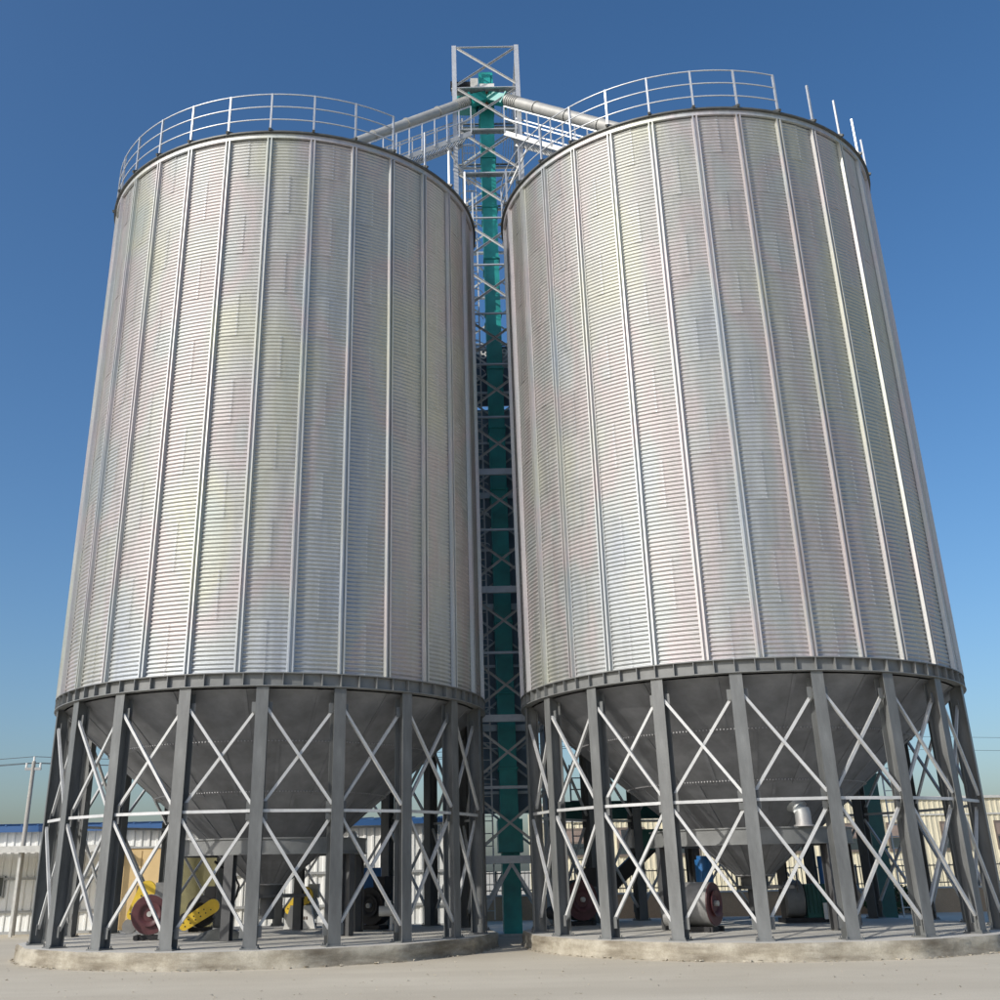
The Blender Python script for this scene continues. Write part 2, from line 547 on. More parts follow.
# hopper: overlapping bands of conical plates
HOP_Z0, HOP_R0, HOP_Z1, HOP_R1 = Z_RB - 0.02, RW - 0.16, 1.32, 0.36
N_HOP_ROWS, N_HOP_COLS = 4, 20
def hop_r(z):
    return HOP_R1 + (HOP_R0 - HOP_R1) * (z - HOP_Z1) / (HOP_Z0 - HOP_Z1)
HOP_ME, HSEAM_ME, HBOLT_ME = [], [], []
for k in range(N_HOP_ROWS):
    za = HOP_Z1 + (HOP_Z0 - HOP_Z1) * k / N_HOP_ROWS
    zb = HOP_Z1 + (HOP_Z0 - HOP_Z1) * (k + 1) / N_HOP_ROWS
    off = 0.010 * k
    da = TAU / N_HOP_COLS
    b = MB()
    zl = za - (0.04 if k else 0)
    b.sweep([(hop_r(zl) + off + 0.008, zl - 0.006), (hop_r(zb) + off + 0.008, zb - 0.006), (hop_r(zb) + off, zb), (hop_r(zl) + off, zl)], 0.004, da - 0.004, 6)
    HOP_ME.append(b.mesh('hopper_plate', M_HOP, 30))
    p0 = pol(hop_r(zl) + off + 0.012, da, zl - 0.010); p1 = pol(hop_r(zb) + off + 0.012, da, zb - 0.010)
    HSEAM_ME.append(MB().bar(p0, p1, 0.07, 0.014, pol(1, da, 0)).mesh('lap_seam', M_HOP))
    nb = (5, 9, 13, 17)[k]
    b = MB()
    for i in range(nb):
        a = da * (i + 0.5) / nb
        z = za + 0.03
        b.box(pol(hop_r(z) + off + 0.014, a, z - 0.012), (0.024, 0.024, 0.024), a)
    HBOLT_ME.append(b.mesh('bolt_row', M_HBOLT))

ob = MB()
ob.sweep([(0.40, 1.36), (0.40, 1.30), (0.30, 1.30), (0.30, 1.12), (0.36, 1.12), (0.36, 1.06), (0.01, 1.06), (0.01, 1.36)], 0, TAU, 24)
ob.box((0.22, 0, 1.09), (1.1, 0.62, 0.07))
ob.cyl((0.77, 0, 1.09), (0.98, 0, 1.09), 0.03, 8)
ob.cyl((0.96, 0, 0.97), (0.96, 0, 1.21), 0.02, 8)
ob.cyl((0, 0, 0.62), (0, 0, 1.06), 0.17, 16)
OUT_ME = ob.mesh('outlet_gate', M_INNER, 30)

# inner ring beam carried by short columns round the lower hopper
IRR = 2.12
irb = MB().sweep([(IRR - 0.12, 1.93), (IRR + 0.10, 1.93), (IRR + 0.10, 1.96), (IRR + 0.07, 1.96), (IRR + 0.07, 2.23), (IRR + 0.10, 2.23), (IRR + 0.10, 2.26), (IRR - 0.12, 2.26)], 0, TAU, 72)
IRING_ME = irb.mesh('inner_ring_beam', M_RING, 30)
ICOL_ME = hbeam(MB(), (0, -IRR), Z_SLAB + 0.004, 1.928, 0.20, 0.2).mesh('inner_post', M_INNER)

eb = MB()
eb.sweep([(RW + 0.02, Z_EAVE - 0.03), (RW + 0.085, Z_EAVE - 0.03), (RW + 0.085, Z_EAVE + 0.09), (RW + 0.02, Z_EAVE + 0.09)], 0, TAU, 120)
EAVE_ME = eb.mesh('eave_trim', M_RIB, 30)
rf = MB()
ROOF_TOP = 20.75
rf.sweep([(RW + 0.15, Z_EAVE + 0.095), (RW + 0.15, Z_EAVE + 0.135), (0.55, ROOF_TOP), (0.55, ROOF_TOP + 0.30), (0.01, ROOF_TOP + 0.34), (0.01, Z_EAVE + 0.095)], 0, TAU, 90)
for i in range(N_RIB):
    a = i * D_RIB
    rf.bar(pol(RW + 0.19, a, Z_EAVE + 0.15), pol(0.6, a, ROOF_TOP + 0.02), 0.06, 0.06)
ROOF_ME = rf.mesh('roof', M_EAVE, 30)
RR_ = RW + 0.10
RAILPOST_ME = MB().bar((0, -RR_, Z_EAVE + 0.13), (0, -RR_, Z_EAVE + 1.27), 0.045).mesh('railing_post', M_RAIL)

SHEET_ME, BOLT_ME = sheet_mesh(), bolt_strip_mesh()
RIB_ME = rib_mesh(Z_RT + 0.003, Z_EAVE - 0.02)


def silo(loc, rot, label, rail_from, rail_to, inner):
    t = thing('grain_silo', label, 'silo', loc, 0, 'grain silos on steel legs')
    for r in range(N_ROW):
        for c in range(15):
            a = rot + D_RIB * (2 * c + (r % 2)) + D_RIB / 2
            o = put('corrugated_sheet', SHEET_ME, t, (0, 0, Z_RT + r * ROW_H), a)
            put('bolt_row', BOLT_ME, o, (0, 0, 0), 2 * D_RIB)['kind'] = 'stuff'
    for i in range(N_RIB):
        put('stiffener_rib', RIB_ME, t, rz=rot + i * D_RIB)
    ring = put('ring_beam', RING_ME, t, rz=rot)
    for i in range(4 * N_POST):
        put('stiffener_plate', RSTIFF_ME, ring, rz=(i) * D_POST / 4)
    for i in range(N_POST):
        a = rot + i * D_POST
        p = put('support_post', POST_ME, t, rz=a)
        put('base_plate', BASE_ME, p)
        for gm_ in GUS_ME:
            put('gusset_plate', gm_, p)
        for me in BR:
            put('diagonal_brace', me, t, rz=a)
        put('horizontal_strut', STRUT_ME, t, rz=a)
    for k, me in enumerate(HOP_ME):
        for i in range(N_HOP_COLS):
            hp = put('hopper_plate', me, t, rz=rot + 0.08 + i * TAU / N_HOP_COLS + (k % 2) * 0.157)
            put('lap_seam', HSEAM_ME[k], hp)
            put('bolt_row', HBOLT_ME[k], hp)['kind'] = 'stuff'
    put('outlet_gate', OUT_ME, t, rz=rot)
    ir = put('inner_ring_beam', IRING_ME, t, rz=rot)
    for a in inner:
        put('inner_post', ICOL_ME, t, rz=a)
    put('eave_trim', EAVE_ME, t, rz=rot)
    put('roof', ROOF_ME, t, rz=rot)
    for i in range(N_RIB):
        put('railing_post', RAILPOST_ME, t, rz=rot + i * D_RIB)
    n = max(8, int(abs(rail_to - rail_from) / 0.05))
    for h in (1.26, 0.88, 0.50, 0.15):
        rr = 0.017 if h > 0.2 else 0.013
        MB().tube([pol(RR_, rail_from + (rail_to - rail_from) * k / n, Z_EAVE + h) for k in range(n + 1)], rr, 6).build('guard_rail', M_RAIL, t, 60)
    return t


L_POS, R_POS = (-4.610, 27.166), (6.243, 26.586)
silo_l = silo((*L_POS, 0), 0.4245, 'corrugated steel grain silo on grey legs, left of the green elevator', 0.64 - 5.2, 0.64, (-1.35, -0.22, 1.115, 1.95, 2.95))
silo_r = silo((*R_POS, 0), 0.098, 'corrugated steel grain silo on grey legs, right of the green elevator', 0.31 - 5.2, 0.31, (-1.35, 0.58, 1.6, 2.6, 3.6))

# ------------------------------------------------------------------ concrete slabs
def slab(loc, rad, label, seed):
    rnd = random.Random(seed)
    n = 180
    t = thing('concrete_slab', label, 'slab', (*loc, 0), 0, 'round silo slabs')
    top = MB()
    top.v.append((0, 0, Z_SLAB))
    edge = []
    # polygonal formwork: sixteen straight sides with chipped edges
    for k in range(n):
        a = TAU * k / n
        seg = TAU / 16
        d = (a + 0.11) % seg - seg / 2
        r = rad * math.cos(seg / 2) / math.cos(d) + rad * (1 - math.cos(seg / 2)) * 0.6 + 0.28 * max(0, math.cos(a)) ** 2
        edge.append((a, r))
    jit = [rnd.gauss(0, 0.006) for _ in range(n)]
    for k, (a, r) in enumerate(edge):
        p = pol(r - 0.02 + jit[k], a, Z_SLAB + rnd.uniform(-0.004, 0.0))
        top.v.append(tuple(p))
    for k in range(n):
        top.f.append((0, 1 + k, 1 + (k + 1) % n))
    top.build('slab_top', M_SLAB, t)
    side = MB()
    prof = [(-0.02, None), (0.0, 0.26), (0.012, 0.19), (0.004, 0.11), (0.018, 0.05), (0.05, -0.02)]
    m_ = len(prof)
    for k, (a, r) in enumerate(edge):
        for i, (dr, z) in enumerate(prof):
            if i == 0:
                p = top.v[1 + k]
            else:
                rough = rnd.gauss(0, 0.009) + (rnd.random() < 0.08) * rnd.uniform(-0.03, 0.02)
                p = tuple(pol(r + dr + rough, a, z + (rnd.gauss(0, 0.006) if i < 5 else 0)))
            side.v.append(p)
    for k in range(n):
        k2 = (k + 1) % n
        for i in range(m_ - 1):
            side.f.append((k * m_ + i, k * m_ + i + 1, k2 * m_ + i + 1, k2 * m_ + i))
    side.build('slab_edge', M_SLABSIDE, t, 40)
    # crumbled mortar along the foot of the edge
    mo = MB()
    for k in range(240):
        a = rnd.uniform(-1.5, 1.5)
        r = rad + 0.28 * max(0, math.cos(a)) ** 2 + rnd.uniform(0.0, 0.14)
        s_ = rnd.uniform(0.008, 0.035)
        p = pol(r, a, s_ * 0.3)
        vs = [(p[0] + rnd.uniform(-1, 1) * s_ * 1.6, p[1] + rnd.uniform(-1, 1) * s_ * 1.6, p[2] + rnd.uniform(-0.3, 0.8) * s_) for _ in range(5)]
        mo.add(vs, [(0, 1, 2), (0, 2, 3), (0, 3, 4), (0, 4, 1), (1, 3, 2), (1, 4, 3)])
    c = mo.build('crumbled_mortar', M_MORTAR, t)
    c['kind'] = 'stuff'
    return t


slab(L_POS, 5.12, 'raised round concrete slab under the left silo legs', 3)
slab(R_POS, 5.12, 'raised round concrete slab under the right silo legs', 5)

# ------------------------------------------------------------------ elevator tower
TX0, TX1, TY0, TY1 = -0.07, 2.06, 29.95, 32.15
LEV = [0.0] + [27.5 - 1.715 * k for k in range(15, -1, -1)]
tw = thing('lattice_tower', 'tall galvanised lattice tower standing behind the gap between the silos', 'tower', ((TX0 + TX1) / 2, (TY0 + TY1) / 2, 0))
cx_, cy_ = (TX0 + TX1) / 2, (TY0 + TY1) / 2
hx, hy = (TX1 - TX0) / 2, (TY1 - TY0) / 2
for sx in (-1, 1):
    for sy in (-1, 1):
        hbeam(MB(), (sx * hx, sy * hy), 0, 27.5, 0.15, 0.15, 0.012, 0.01).build('column', M_RAIL, tw)
corn = [(-hx, -hy), (hx, -hy), (hx, hy), (-hx, hy)]
for k, z in enumerate(LEV[1:]):
    for i in range(4):
        a, c = Vector((*corn[i], z)), Vector((*corn[(i + 1) % 4], z))
        d = (c - a).normalized() * 0.075
        heavy = k in (0, 2, 4, 6)
        b = MB()
        if heavy:
            b.bar(a + d, c - d, 0.10, 0.18)
        else:
            b.angle(a + d, c - d, 0.075, 0.009)
        b.build('cross_beam', M_RAIL, tw)
for k in range(len(LEV) - 1):
    za, zb = LEV[k], LEV[k + 1]
    if k == 0:
        # chevron under the lowest beam
        for i in range(4):
            a, c = Vector((*corn[i], 0.15)), Vector((*corn[(i + 1) % 4], 0.15))
            mid = (a + c) / 2; mid.z = zb - 0.1
            d = (c - a).normalized() * 0.09
            MB().angle(a + d, mid, 0.08, 0.009).build('diagonal_brace', M_BRACE, tw)
            MB().angle(c - d, mid + d * 0.1, 0.08, 0.009).build('diagonal_brace', M_BRACE, tw)
        continue
    for i in range(4):
        a, c = Vector(corn[i] + (0,)), Vector(corn[(i + 1) % 4] + (0,))
        d = (c - a).normalized() * 0.08
        nrm = Vector((d.y, -d.x, 0)).normalized()
        a0, c0 = a + d, c - d
        MB().angle((a0.x, a0.y, za + 0.1), (c0.x, c0.y, zb - 0.1), 0.06, 0.008, nrm).build('diagonal_brace', M_BRACE, tw)
        a1, c1 = a0 + nrm * 0.07, c0 + nrm * 0.07
        MB().angle((a1.x, a1.y, zb - 0.1), (c1.x, c1.y, za + 0.1), 0.06, 0.008, nrm).build('diagonal_brace', M_BRACE, tw)
# working platforms at two levels: gratings around the leg
for z in (LEV[-2], LEV[-3], 22.36):
    b = MB()
    for yy0, yy1 in ((-hy + 0.08, -0.75), (0.95, hy - 0.08)):
        n = 9
        for q in range(n):
            y = yy0 + (yy1 - yy0) * (q + 0.5) / n
            b.box((0, y, z + 0.06), (2 * hx - 0.2, 0.014, 0.035))
        for x in (-0.9, -0.45, 0, 0.45, 0.9):
            b.box((x, (yy0 + yy1) / 2, z + 0.03), (0.03, abs(yy1 - yy0), 0.03))
    for xx in (-0.72, 0.78):
        for q in range(6):
            b.box((xx + (q - 2.5) * 0.09, 0.1, z + 0.06), (0.014, 1.62, 0.035))
    b.build('grating', M_GRATE, tw)

# slate sheets closing the rear face below the sign board
CL_W, CL_H = (2 * hx - 0.2) / 2, 1.715
cl_me = MB().box((0, 0, CL_H / 2), (CL_W - 0.006, 0.03, CL_H - 0.004)).mesh('cladding_panel', M_CLAD)
for q in range(7):
    for sx in (-0.5, 0.5):
        put('cladding_panel', cl_me, tw, (sx * CL_W, hy + 0.10, 2.95 + q * CL_H))

# ladder up the tower
lad = thing('ladder', 'long caged ladder climbing inside the lattice tower', 'ladder', (0.36, 30.35, 0))
for sx in (-0.2, 0.2):
    MB().box((sx, 0, 12.6), (0.04, 0.05, 24.4)).build('rail', M_BRACE, lad)
RUNG = MB().cyl((-0.2, 0, 0), (0.2, 0, 0), 0.014, 6).mesh('rung', M_BRACE)
for k in range(80):
    put('rung', RUNG, lad, (0, 0, 0.6 + k * 0.3))
HOOP = MB().tube([(0.33 * math.cos(a), 0.30 + 0.33 * math.sin(a) - 0.30, 0) for a in [math.pi * (1.0 + q / 10) for q in range(11)]], 0.012, 5).mesh('cage_hoop', M_BRACE)
for k in range(24):
    put('cage_hoop', HOOP, lad, (0, -0.02, 2.8 + k * 0.9))

# ------------------------------------------------------------------ bucket elevator
EX = 1.02
el = thing('bucket_elevator', 'tall teal bucket elevator running up inside the lattice tower', 'elevator', (EX, 31.3, 0))
SEC = 1.95
for yy in (-0.36, 0.46):
    z = 2.1
    while z < 25.6:
        h = min(SEC, 25.7 - z)
        o = MB().box((0, yy, z + h / 2), (0.46, 0.36, h - 0.004)).build('leg_section', M_TEAL, el)
        MB().box((0, yy, z + h - 0.03), (0.53, 0.43, 0.05)).build('flange', M_TEAL, o)
        z += h
b = MB()
b.box((0, -0.38, 1.03), (0.46, 0.40, 2.02))
b.box((0, 0.46, 1.03), (0.46, 0.40, 2.02))
b.build('lower_leg', M_TEAL, el)
b = MB()
b.prism([(-0.32, -0.78), (0.32, -0.78), (0.32, 0.80), (-0.32, 0.80)], (0, 0, 1.95), (0, 0, 2.75), (0, 1, 0))
b.prism([(-0.24, -0.6), (0.24, -0.6), (0.24, 0.62), (-0.24, 0.62)], (0, 0, 2.75), (0, 0, 2.85), (0, 1, 0))
b.build('tension_box', M_TEAL, el)
MB().box((0, 0.02, 0.03), (0.74, 1.4, 0.06)).build('base_plate', M_LGREY, el)
b = MB()
b.box((0, -0.36, 0.5), (0.05, 0.36, 0.9))
# head: rounded hood over both legs
hood = []
for q in range(13):
    a = math.pi * q / 12
    hood.append((0.05 - 0.66 * math.cos(a), 26.60 + 0.78 * math.sin(a)))
prof = [(-0.58, 25.7)] + hood + [(0.68, 25.7)]
hb = MB()
n = len(prof)
for x in (-0.24, 0.24):
    for y, z in prof:
        hb.v.append((x, y, z))
hb.f.append(tuple(range(n - 1, -1, -1))); hb.f.append(tuple(range(n, 2 * n)))
for i in range(n):
    j = (i + 1) % n
    hb.f.append((i, j, n + j, n + i))
hd = hb.build('head_hood', M_TEAL, el)
MB().box((0, -0.62, 26.75), (0.30, 0.03, 0.5)).build('access_hatch', M_TEAL, hd)
MB().cyl((-0.24, 0.05, 26.3), (-0.52, 0.05, 26.3), 0.09, 12).build('drive_shaft', M_BLACK, el)
# discharge chute in front of the head, splitting to the two spouts
b = MB()
b.prism([(-0.26, -0.2), (0.26, -0.2), (0.26, 0.2), (-0.26, 0.2)], (0, -0.86, 26.16), (0, -0.86, 25.88), (0, 1, 0))
ch = b.build('discharge_chute', M_WHITE, el)
MB().box((0, -0.86, 25.72), (0.38, 0.34, 0.30)).build('diverter_valve', M_BROWN, el)
for sg in (-1, 1):
    p0 = Vector((sg * 0.08, -0.9, 25.70)); p1 = Vector((sg * 0.60, -1.16, 25.36))
    b = MB().bar(p0, p1, 0.34, 0.32)
    b.build('chute_leg', M_TEAL, el)
    d = (p1 - p0).normalized()
    MB().bar(p1, p1 + d * 0.05, 0.46, 0.44).build('flange', M_TEAL, el)
MB().prism([(-0.2, -0.34), (0.2, -0.34), (0.2, 0.3), (-0.2, 0.3)], (-0.30, -0.5, 25.75), (-1.0, -0.35, 25.9), (0, 0, 1)).build('belt_cover', M_TEAL, el)

mt = thing('drive_motor', 'dark drive motor with pale gearbox beside the elevator head', 'motor', (0.35, 30.35, 25.88))
MB().cyl((-0.45, 0, 0.28), (0.12, 0, 0.28), 0.15, 16).build('motor_body', M_BLACK, mt, 40)
b = MB()
for k in range(7):
    b.box((-0.40 + k * 0.075, 0, 0.28), (0.012, 0.34, 0.26))
b.build('cooling_fins', M_BLACK, mt)
MB().cyl((-0.56, 0, 0.28), (-0.45, 0, 0.28), 0.17, 16).build('fan_cover', M_BLACK, mt, 40)
MB().box((0.25, 0, 0.26), (0.26, 0.34, 0.42)).build('gearbox', M_LGREY, mt)
MB().box((-0.05, 0, 0.05), (0.95, 0.36, 0.06)).build('mounting_plate', M_LGREY, mt)

# spouts from the head down to each roof apex
def spout(p0, p1, r, label):
    p0, p1 = Vector(p0), Vector(p1)
    t = thing('grain_spout', label, 'spout', tuple(p0), 0, 'spouts from the elevator head')
    d = p1 - p0
    nseg = 5
    for k in range(nseg):
        a, c = d * (k / nseg), d * ((k + 1) / nseg)
        o = MB().cyl(a, c, r, 20).build('pipe_section', M_PIPE, t, 40)
        e = d.normalized()
        MB().cyl(c - e * 0.03, c + e * 0.012, r + 0.03, 20).build('pipe_flange', M_PIPE, o, 40)
    e = d.normalized()
    b = MB()
    for q in range(6):
        b.cyl(e * (0.08 + q * 0.09), e * (0.11 + q * 0.09), r + 0.025, 20)
    b.build('collar', M_PIPE, t, 40)['kind'] = 'stuff'
    return t
spout((EX + 0.66, 30.08, 25.32), (R_POS[0], R_POS[1], ROOF_TOP + 0.15), 0.20, 'galvanised spout pipe sloping from the elevator head to the right silo roof')
spout((EX - 0.66, 30.08, 25.32), (L_POS[0], L_POS[1], ROOF_TOP + 0.15), 0.16, 'galvanised spout pipe sloping from the elevator head to the left silo roof')

# sloping catwalks
def catwalk(p0, p1, label):
    p0, p1 = Vector(p0), Vector(p1)
    t = thing('catwalk', label, 'catwalk', tuple(p0), 0, 'catwalks from the tower to the roofs')
    d = p1 - p0
    e = d.normalized()
    sd = e.cross(Vector((0, 0, 1))).normalized()
    W = 0.36
    for sg in (-1, 1):
        MB().bar(sd * sg * W, d + sd * sg * W, 0.05, 0.16).build('side_beam', M_BRACE, t)
    b = MB()
    for q in range(40):
        c = d * ((q + 0.5) / 40)
        b.bar(c - sd * W, c + sd * W, 0.03, 0.03)
    b.build('grating', M_GRATE, t)
    n = 10
    for sg in (-1, 1):
        for q in range(n + 1):
            c = d * (q / n) + sd * sg * (W + 0.03)
            MB().bar(c, c + Vector((0, 0, 1.05)), 0.04).build('railing_post', M_RAIL, t)
        for h in (0.55, 1.05):
            MB().bar(sd * sg * (W + 0.03) + Vector((0, 0, h)), d + sd * sg * (W + 0.03) + Vector((0, 0, h)), 0.036).build('guard_rail', M_RAIL, t)
    # knee strut back to the tower
    MB().bar(d * 0.16, Vector((-d.x * 0.02, 0.1, -1.7)), 0.05).build('knee_strut', M_BRACE, t)
    return t
catwalk((1.75, 29.8, 23.55), (5.25, 27.5, 20.45), 'galvanised catwalk with railings sloping from the tower to the right roof')
catwalk((0.28, 29.8, 23.55), (-3.65, 27.9, 20.45), 'galvanised catwalk with railings sloping from the tower to the left roof')

# lettered board behind the elevator leg
sg_ = thing('sign_board', 'dark board with white numerals seen through the gap between the silos', 'sign', (1.0, 32.30, 15.1))
MB().box((0, 0, 1.05), (1.9, 0.05, 2.1)).build('board', M_SIGN, sg_)
MB().box((0.55, -0.032, 1.62), (0.62, 0.012, 0.62)).build('pale_patch', M_TRIM, sg_)
def letters(txt, size, loc, parent, material, name='lettering', rot=(math.pi / 2, 0, 0)):
    cu = bpy.data.curves.new(name, 'FONT')
    cu.body = txt; cu.size = size; cu.extrude = 0.008; cu.align_x = 'CENTER'
    tmp = bpy.data.objects.new('tmp', cu)
    COL.objects.link(tmp)
    bpy.context.view_layer.update()
    me = bpy.data.meshes.new_from_object(tmp.evaluated_get(bpy.context.evaluated_depsgraph_get()))
    bpy.data.objects.remove(tmp)
    me.name = name
    me.materials.clear(); me.materials.append(material)
    o = bpy.data.objects.new(name, me)
    COL.objects.link(o)
    o.parent = parent; o.location = loc; o.rotation_euler = rot
    return o
letters('8', 0.46, (-0.30, -0.045, 1.66), sg_, M_WHITE)
letters('99', 0.46, (0.50, -0.055, 1.68), sg_, M_WHITE)

# ------------------------------------------------------------------ machines under the silos
def stadium(p0, r0, p1, r1, n=10):
    """outline (x, z) round two circles"""
    d = math.atan2(p1[1] - p0[1], p1[0] - p0[0])
    pts = []
    for q in range(n + 1):
        a = d + math.pi / 2 + math.pi * q / n
        pts.append((p0[0] + r0 * math.cos(a), p0[1] + r0 * math.sin(a)))
    for q in range(n + 1):
        a = d - math.pi / 2 + math.pi * q / n
        pts.append((p1[0] + r1 * math.cos(a), p1[1] + r1 * math.sin(a)))
    return pts


def plate(pts, y0, y1):
    b = MB(); n = len(pts)
    for y in (y0, y1):
        for x, z in pts:
            b.v.append((x, y, z))
    b.f.append(tuple(range(n))); b.f.append(tuple(range(2 * n - 1, n - 1, -1)))
    for i in range(n):
        j = (i + 1) % n
        b.f.append((j, i, n + i, n + j))
    return b


def fan(loc, rz, label, R0=0.40, housing=M_GREY, face=M_MAROON, guard=None, width=0.34, guard_mat=M_YEL, outlet=True):
    """centrifugal blower: scroll, inlet, outlet, base, motor, belt guard. Inlet faces local -Y"""
    t = thing('centrifugal_fan', label, 'fan', loc, rz, 'aeration fans under the silos')
    zc = R0 + 0.10
    pts = []
    for q in range(25):
        a = TAU * q / 24
        r = R0 * (0.90 + 0.14 * q / 24)
        pts.append((r * math.cos(a - 0.5), zc + r * math.sin(a - 0.5)))
    plate(pts, -width / 2, width / 2).build('scroll_housing', housing, t, 30)
    pf = [(x * 0.97, zc + (z - zc) * 0.97) for x, z in pts]
    fc = plate(pf, -width / 2 - 0.02, -width / 2 - 0.001).build('inlet_plate', face, t)
    cone = MB()
    for q in range(28):
        a, a2 = TAU * q / 28, TAU * (q + 1) / 28
        b0 = len(cone.v)
        for (rr, yy) in ((R0 * 0.55, -width / 2 - 0.03), (R0 * 0.60, -width / 2 - 0.075), (R0 * 0.52, -width / 2 - 0.075), (R0 * 0.36, -width / 2 - 0.022)):
            cone.v.append((rr * math.cos(a), yy, zc + rr * math.sin(a)))
            cone.v.append((rr * math.cos(a2), yy, zc + rr * math.sin(a2)))
        for k in range(3):
            cone.f.append((b0 + 2 * k, b0 + 2 * k + 1, b0 + 2 * k + 3, b0 + 2 * k + 2))
    cone.build('inlet_cone', face, t, 40)
    MB().cyl((0, -width / 2 - 0.10, zc), (0, -width / 2, zc), 0.055, 14).build('hub', M_LGREY, t, 40)
    if outlet:
        MB().box((R0 * 0.55, 0, zc + R0 * 1.05), (R0 * 0.75, width * 0.9, R0 * 0.9)).build('outlet_duct', housing, t)
    b = MB()
    for sx in (-1, 1):
        b.box((sx * R0 * 0.6, 0, 0.05), (0.07, width + 0.1, 0.10))
    b.box((0, -width * 0.45, 0.05), (R0 * 1.5, 0.06, 0.08)); b.box((0, width * 0.45, 0.05), (R0 * 1.5, 0.06, 0.08))
    b.build('base_frame', M_BLACK, t)
    MB().cyl((-R0 * 1.1, width * 0.2, 0.27), (-R0 * 1.1, width * 0.2 + 0.45, 0.27), 0.15, 14).build('motor', housing, t, 40)
    if guard:
        p0, r0, p1, r1, y = guard
        gd = plate(stadium(p0, r0, p1, r1), y - 0.06, y + 0.06).build('belt_guard', guard_mat, t, 30)
        b = MB()
        for k in range(11):
            f = (k % 6) / 5.5
            side = -1 if k < 6 else 1
            dx, dz = p1[0] - p0[0], p1[1] - p0[1]
            L = math.hypot(dx, dz)
            nx, nz = -dz / L, dx / L
            x = p0[0] + dx * f + nx * side * r0 * 0.35
            z = p0[1] + dz * f + nz * side * r0 * 0.35
            b.cyl((x, y - 0.061, z), (x, y - 0.066, z), 0.018, 8)
        b.build('vent_holes', M_BLACK, gd)
    return t

# left silo
fan((-6.95, 26.2, Z_SLAB), 0.12, 'maroon faced centrifugal fan with yellow belt guard, leftmost under the left silo', 0.41, M_GREY, M_MAROON, ((-0.40, 0.50), 0.10, (-0.12, 0.98), 0.19, -0.02))
fan((-6.62, 29.6, Z_SLAB), 0.1, 'dark fan behind a long slanted yellow belt guard under the left silo', 0.36, M_BLACK, M_BLACK, ((-0.34, 0.17), 0.13, (0.30, 0.56), 0.16, -0.34))
fan((-4.22, 30.6, Z_SLAB), 0.0, 'pale fan with round yellow belt guard and white base under the left silo', 0.36, M_LGREY, M_LGREY, ((-0.36, 0.42), 0.10, (0.02, 0.74), 0.21, -0.32))
tp = thing('fan_stand', 'white sloped fan stand with dark print at the back of the left slab', 'stand', (-4.28, 30.05, Z_SLAB))
plate([(-0.38, 0.0), (0.40, 0.0), (0.28, 0.52), (-0.22, 0.52)], -0.12, 0.12).build('body', M_WHITE, tp)
b = MB()
for k in range(5):
    b.box((-0.05 + k * 0.06, -0.123, 0.24), (0.04, 0.006, 0.07))
b.build('print', M_FRAME, tp)
# print on the long yellow guard is too small to read: two rows of dark marks
# mat lying on the slab
hm = MB()
nx, ny = 16, 10
rnd = random.Random(4)
for j in range(ny + 1):
    for i in range(nx + 1):
        u, v = i / nx - 0.5, j / ny - 0.5
        d = max(0, 1 - (u * u + v * v) * 4)
        hm.v.append((u * 1.5 + rnd.uniform(-.03, .03), v * 1.3 + rnd.uniform(-.03, .03), 0.006 + 0.20 * d * d + rnd.uniform(0, .03) * d))
for j in range(ny):
    for i in range(nx):
        a = j * (nx + 1) + i
        hm.f.append((a, a + 1, a + nx + 2, a + nx + 1))
o = hm.build('folded_tarp', M_EAVE, None, 60, (-5.35, 25.9, Z_SLAB))
tag(o, 'dark crumpled tarp lying on the slab under the left hopper', 'tarp')

hz = MB().tube([(-0.55, 0, 1.55), (-0.38, 0, 1.42), (-0.2, 0, 1.33), (-0.04, 0, 1.22), (0.06, 0, 1.02), (0.02, 0, 0.8), (-0.1, 0, 0.6), (-0.14, 0, 0.35), (-0.14, 0, 0.0)], 0.028, 8).build('hose', M_BLACK, None, 60, (-5.55, 28.3, Z_SLAB))
tag(hz, 'black hose drooping from the left hopper down to the slab', 'hose')

# dust collector and black drum at the right of the left slab
dc = thing('dust_collector', 'slim grey dust collector with white cap behind the left hopper', 'dust collector', (-3.02, 30.2, Z_SLAB))
MB().cyl((0, 0, 0.55), (0, 0, 2.0), 0.17, 18).build('body', M_GREY, dc, 40)
MB().cyl((0, 0, 0.18), (0, 0, 0.55), 0.06, 18, 0.17).build('cone', M_GREY, dc, 40)
MB().cyl((0, 0, 2.0), (0, 0, 2.22), 0.17, 18, 0.06).build('cap', M_WHITE, dc, 40)
for k in range(3):
    a = TAU * k / 3
    MB().bar((0.2 * math.cos(a), 0.2 * math.sin(a), 0), (0.16 * math.cos(a), 0.16 * math.sin(a), 0.9), 0.04).build('leg', M_INNER, dc)
bx = thing('control_cabinet', 'small blue control cabinet beside the grey dust collector', 'cabinet', (-2.55, 30.4, Z_SLAB))
MB().box((0, 0, 0.95), (0.5, 0.3, 0.8)).build('body', M_BLUE, bx)
MB().box((0, -0.16, 0.95), (0.44, 0.02, 0.72)).build('door', M_BLUE, bx)
for sx in (-0.18, 0.18):
    MB().box((sx, 0, 0.275), (0.05, 0.2, 0.55)).build('leg', M_INNER, bx)
fan((-2.35, 28.9, Z_SLAB), -0.5, 'black centrifugal fan with small pale motor at the right of the left slab', 0.42, M_BLACK, M_BLACK)
vb = thing('valve_pump', 'small pale pump on a stand in front of the black fan', 'pump', (-1.95, 27.9, Z_SLAB))
MB().cyl((-0.2, 0, 0.42), (0.2, 0, 0.42), 0.11, 14).build('body', M_LGREY, vb, 40)
MB().box((0.0, 0, 0.58), (0.14, 0.14, 0.12)).build('terminal_box', M_LGREY, vb)
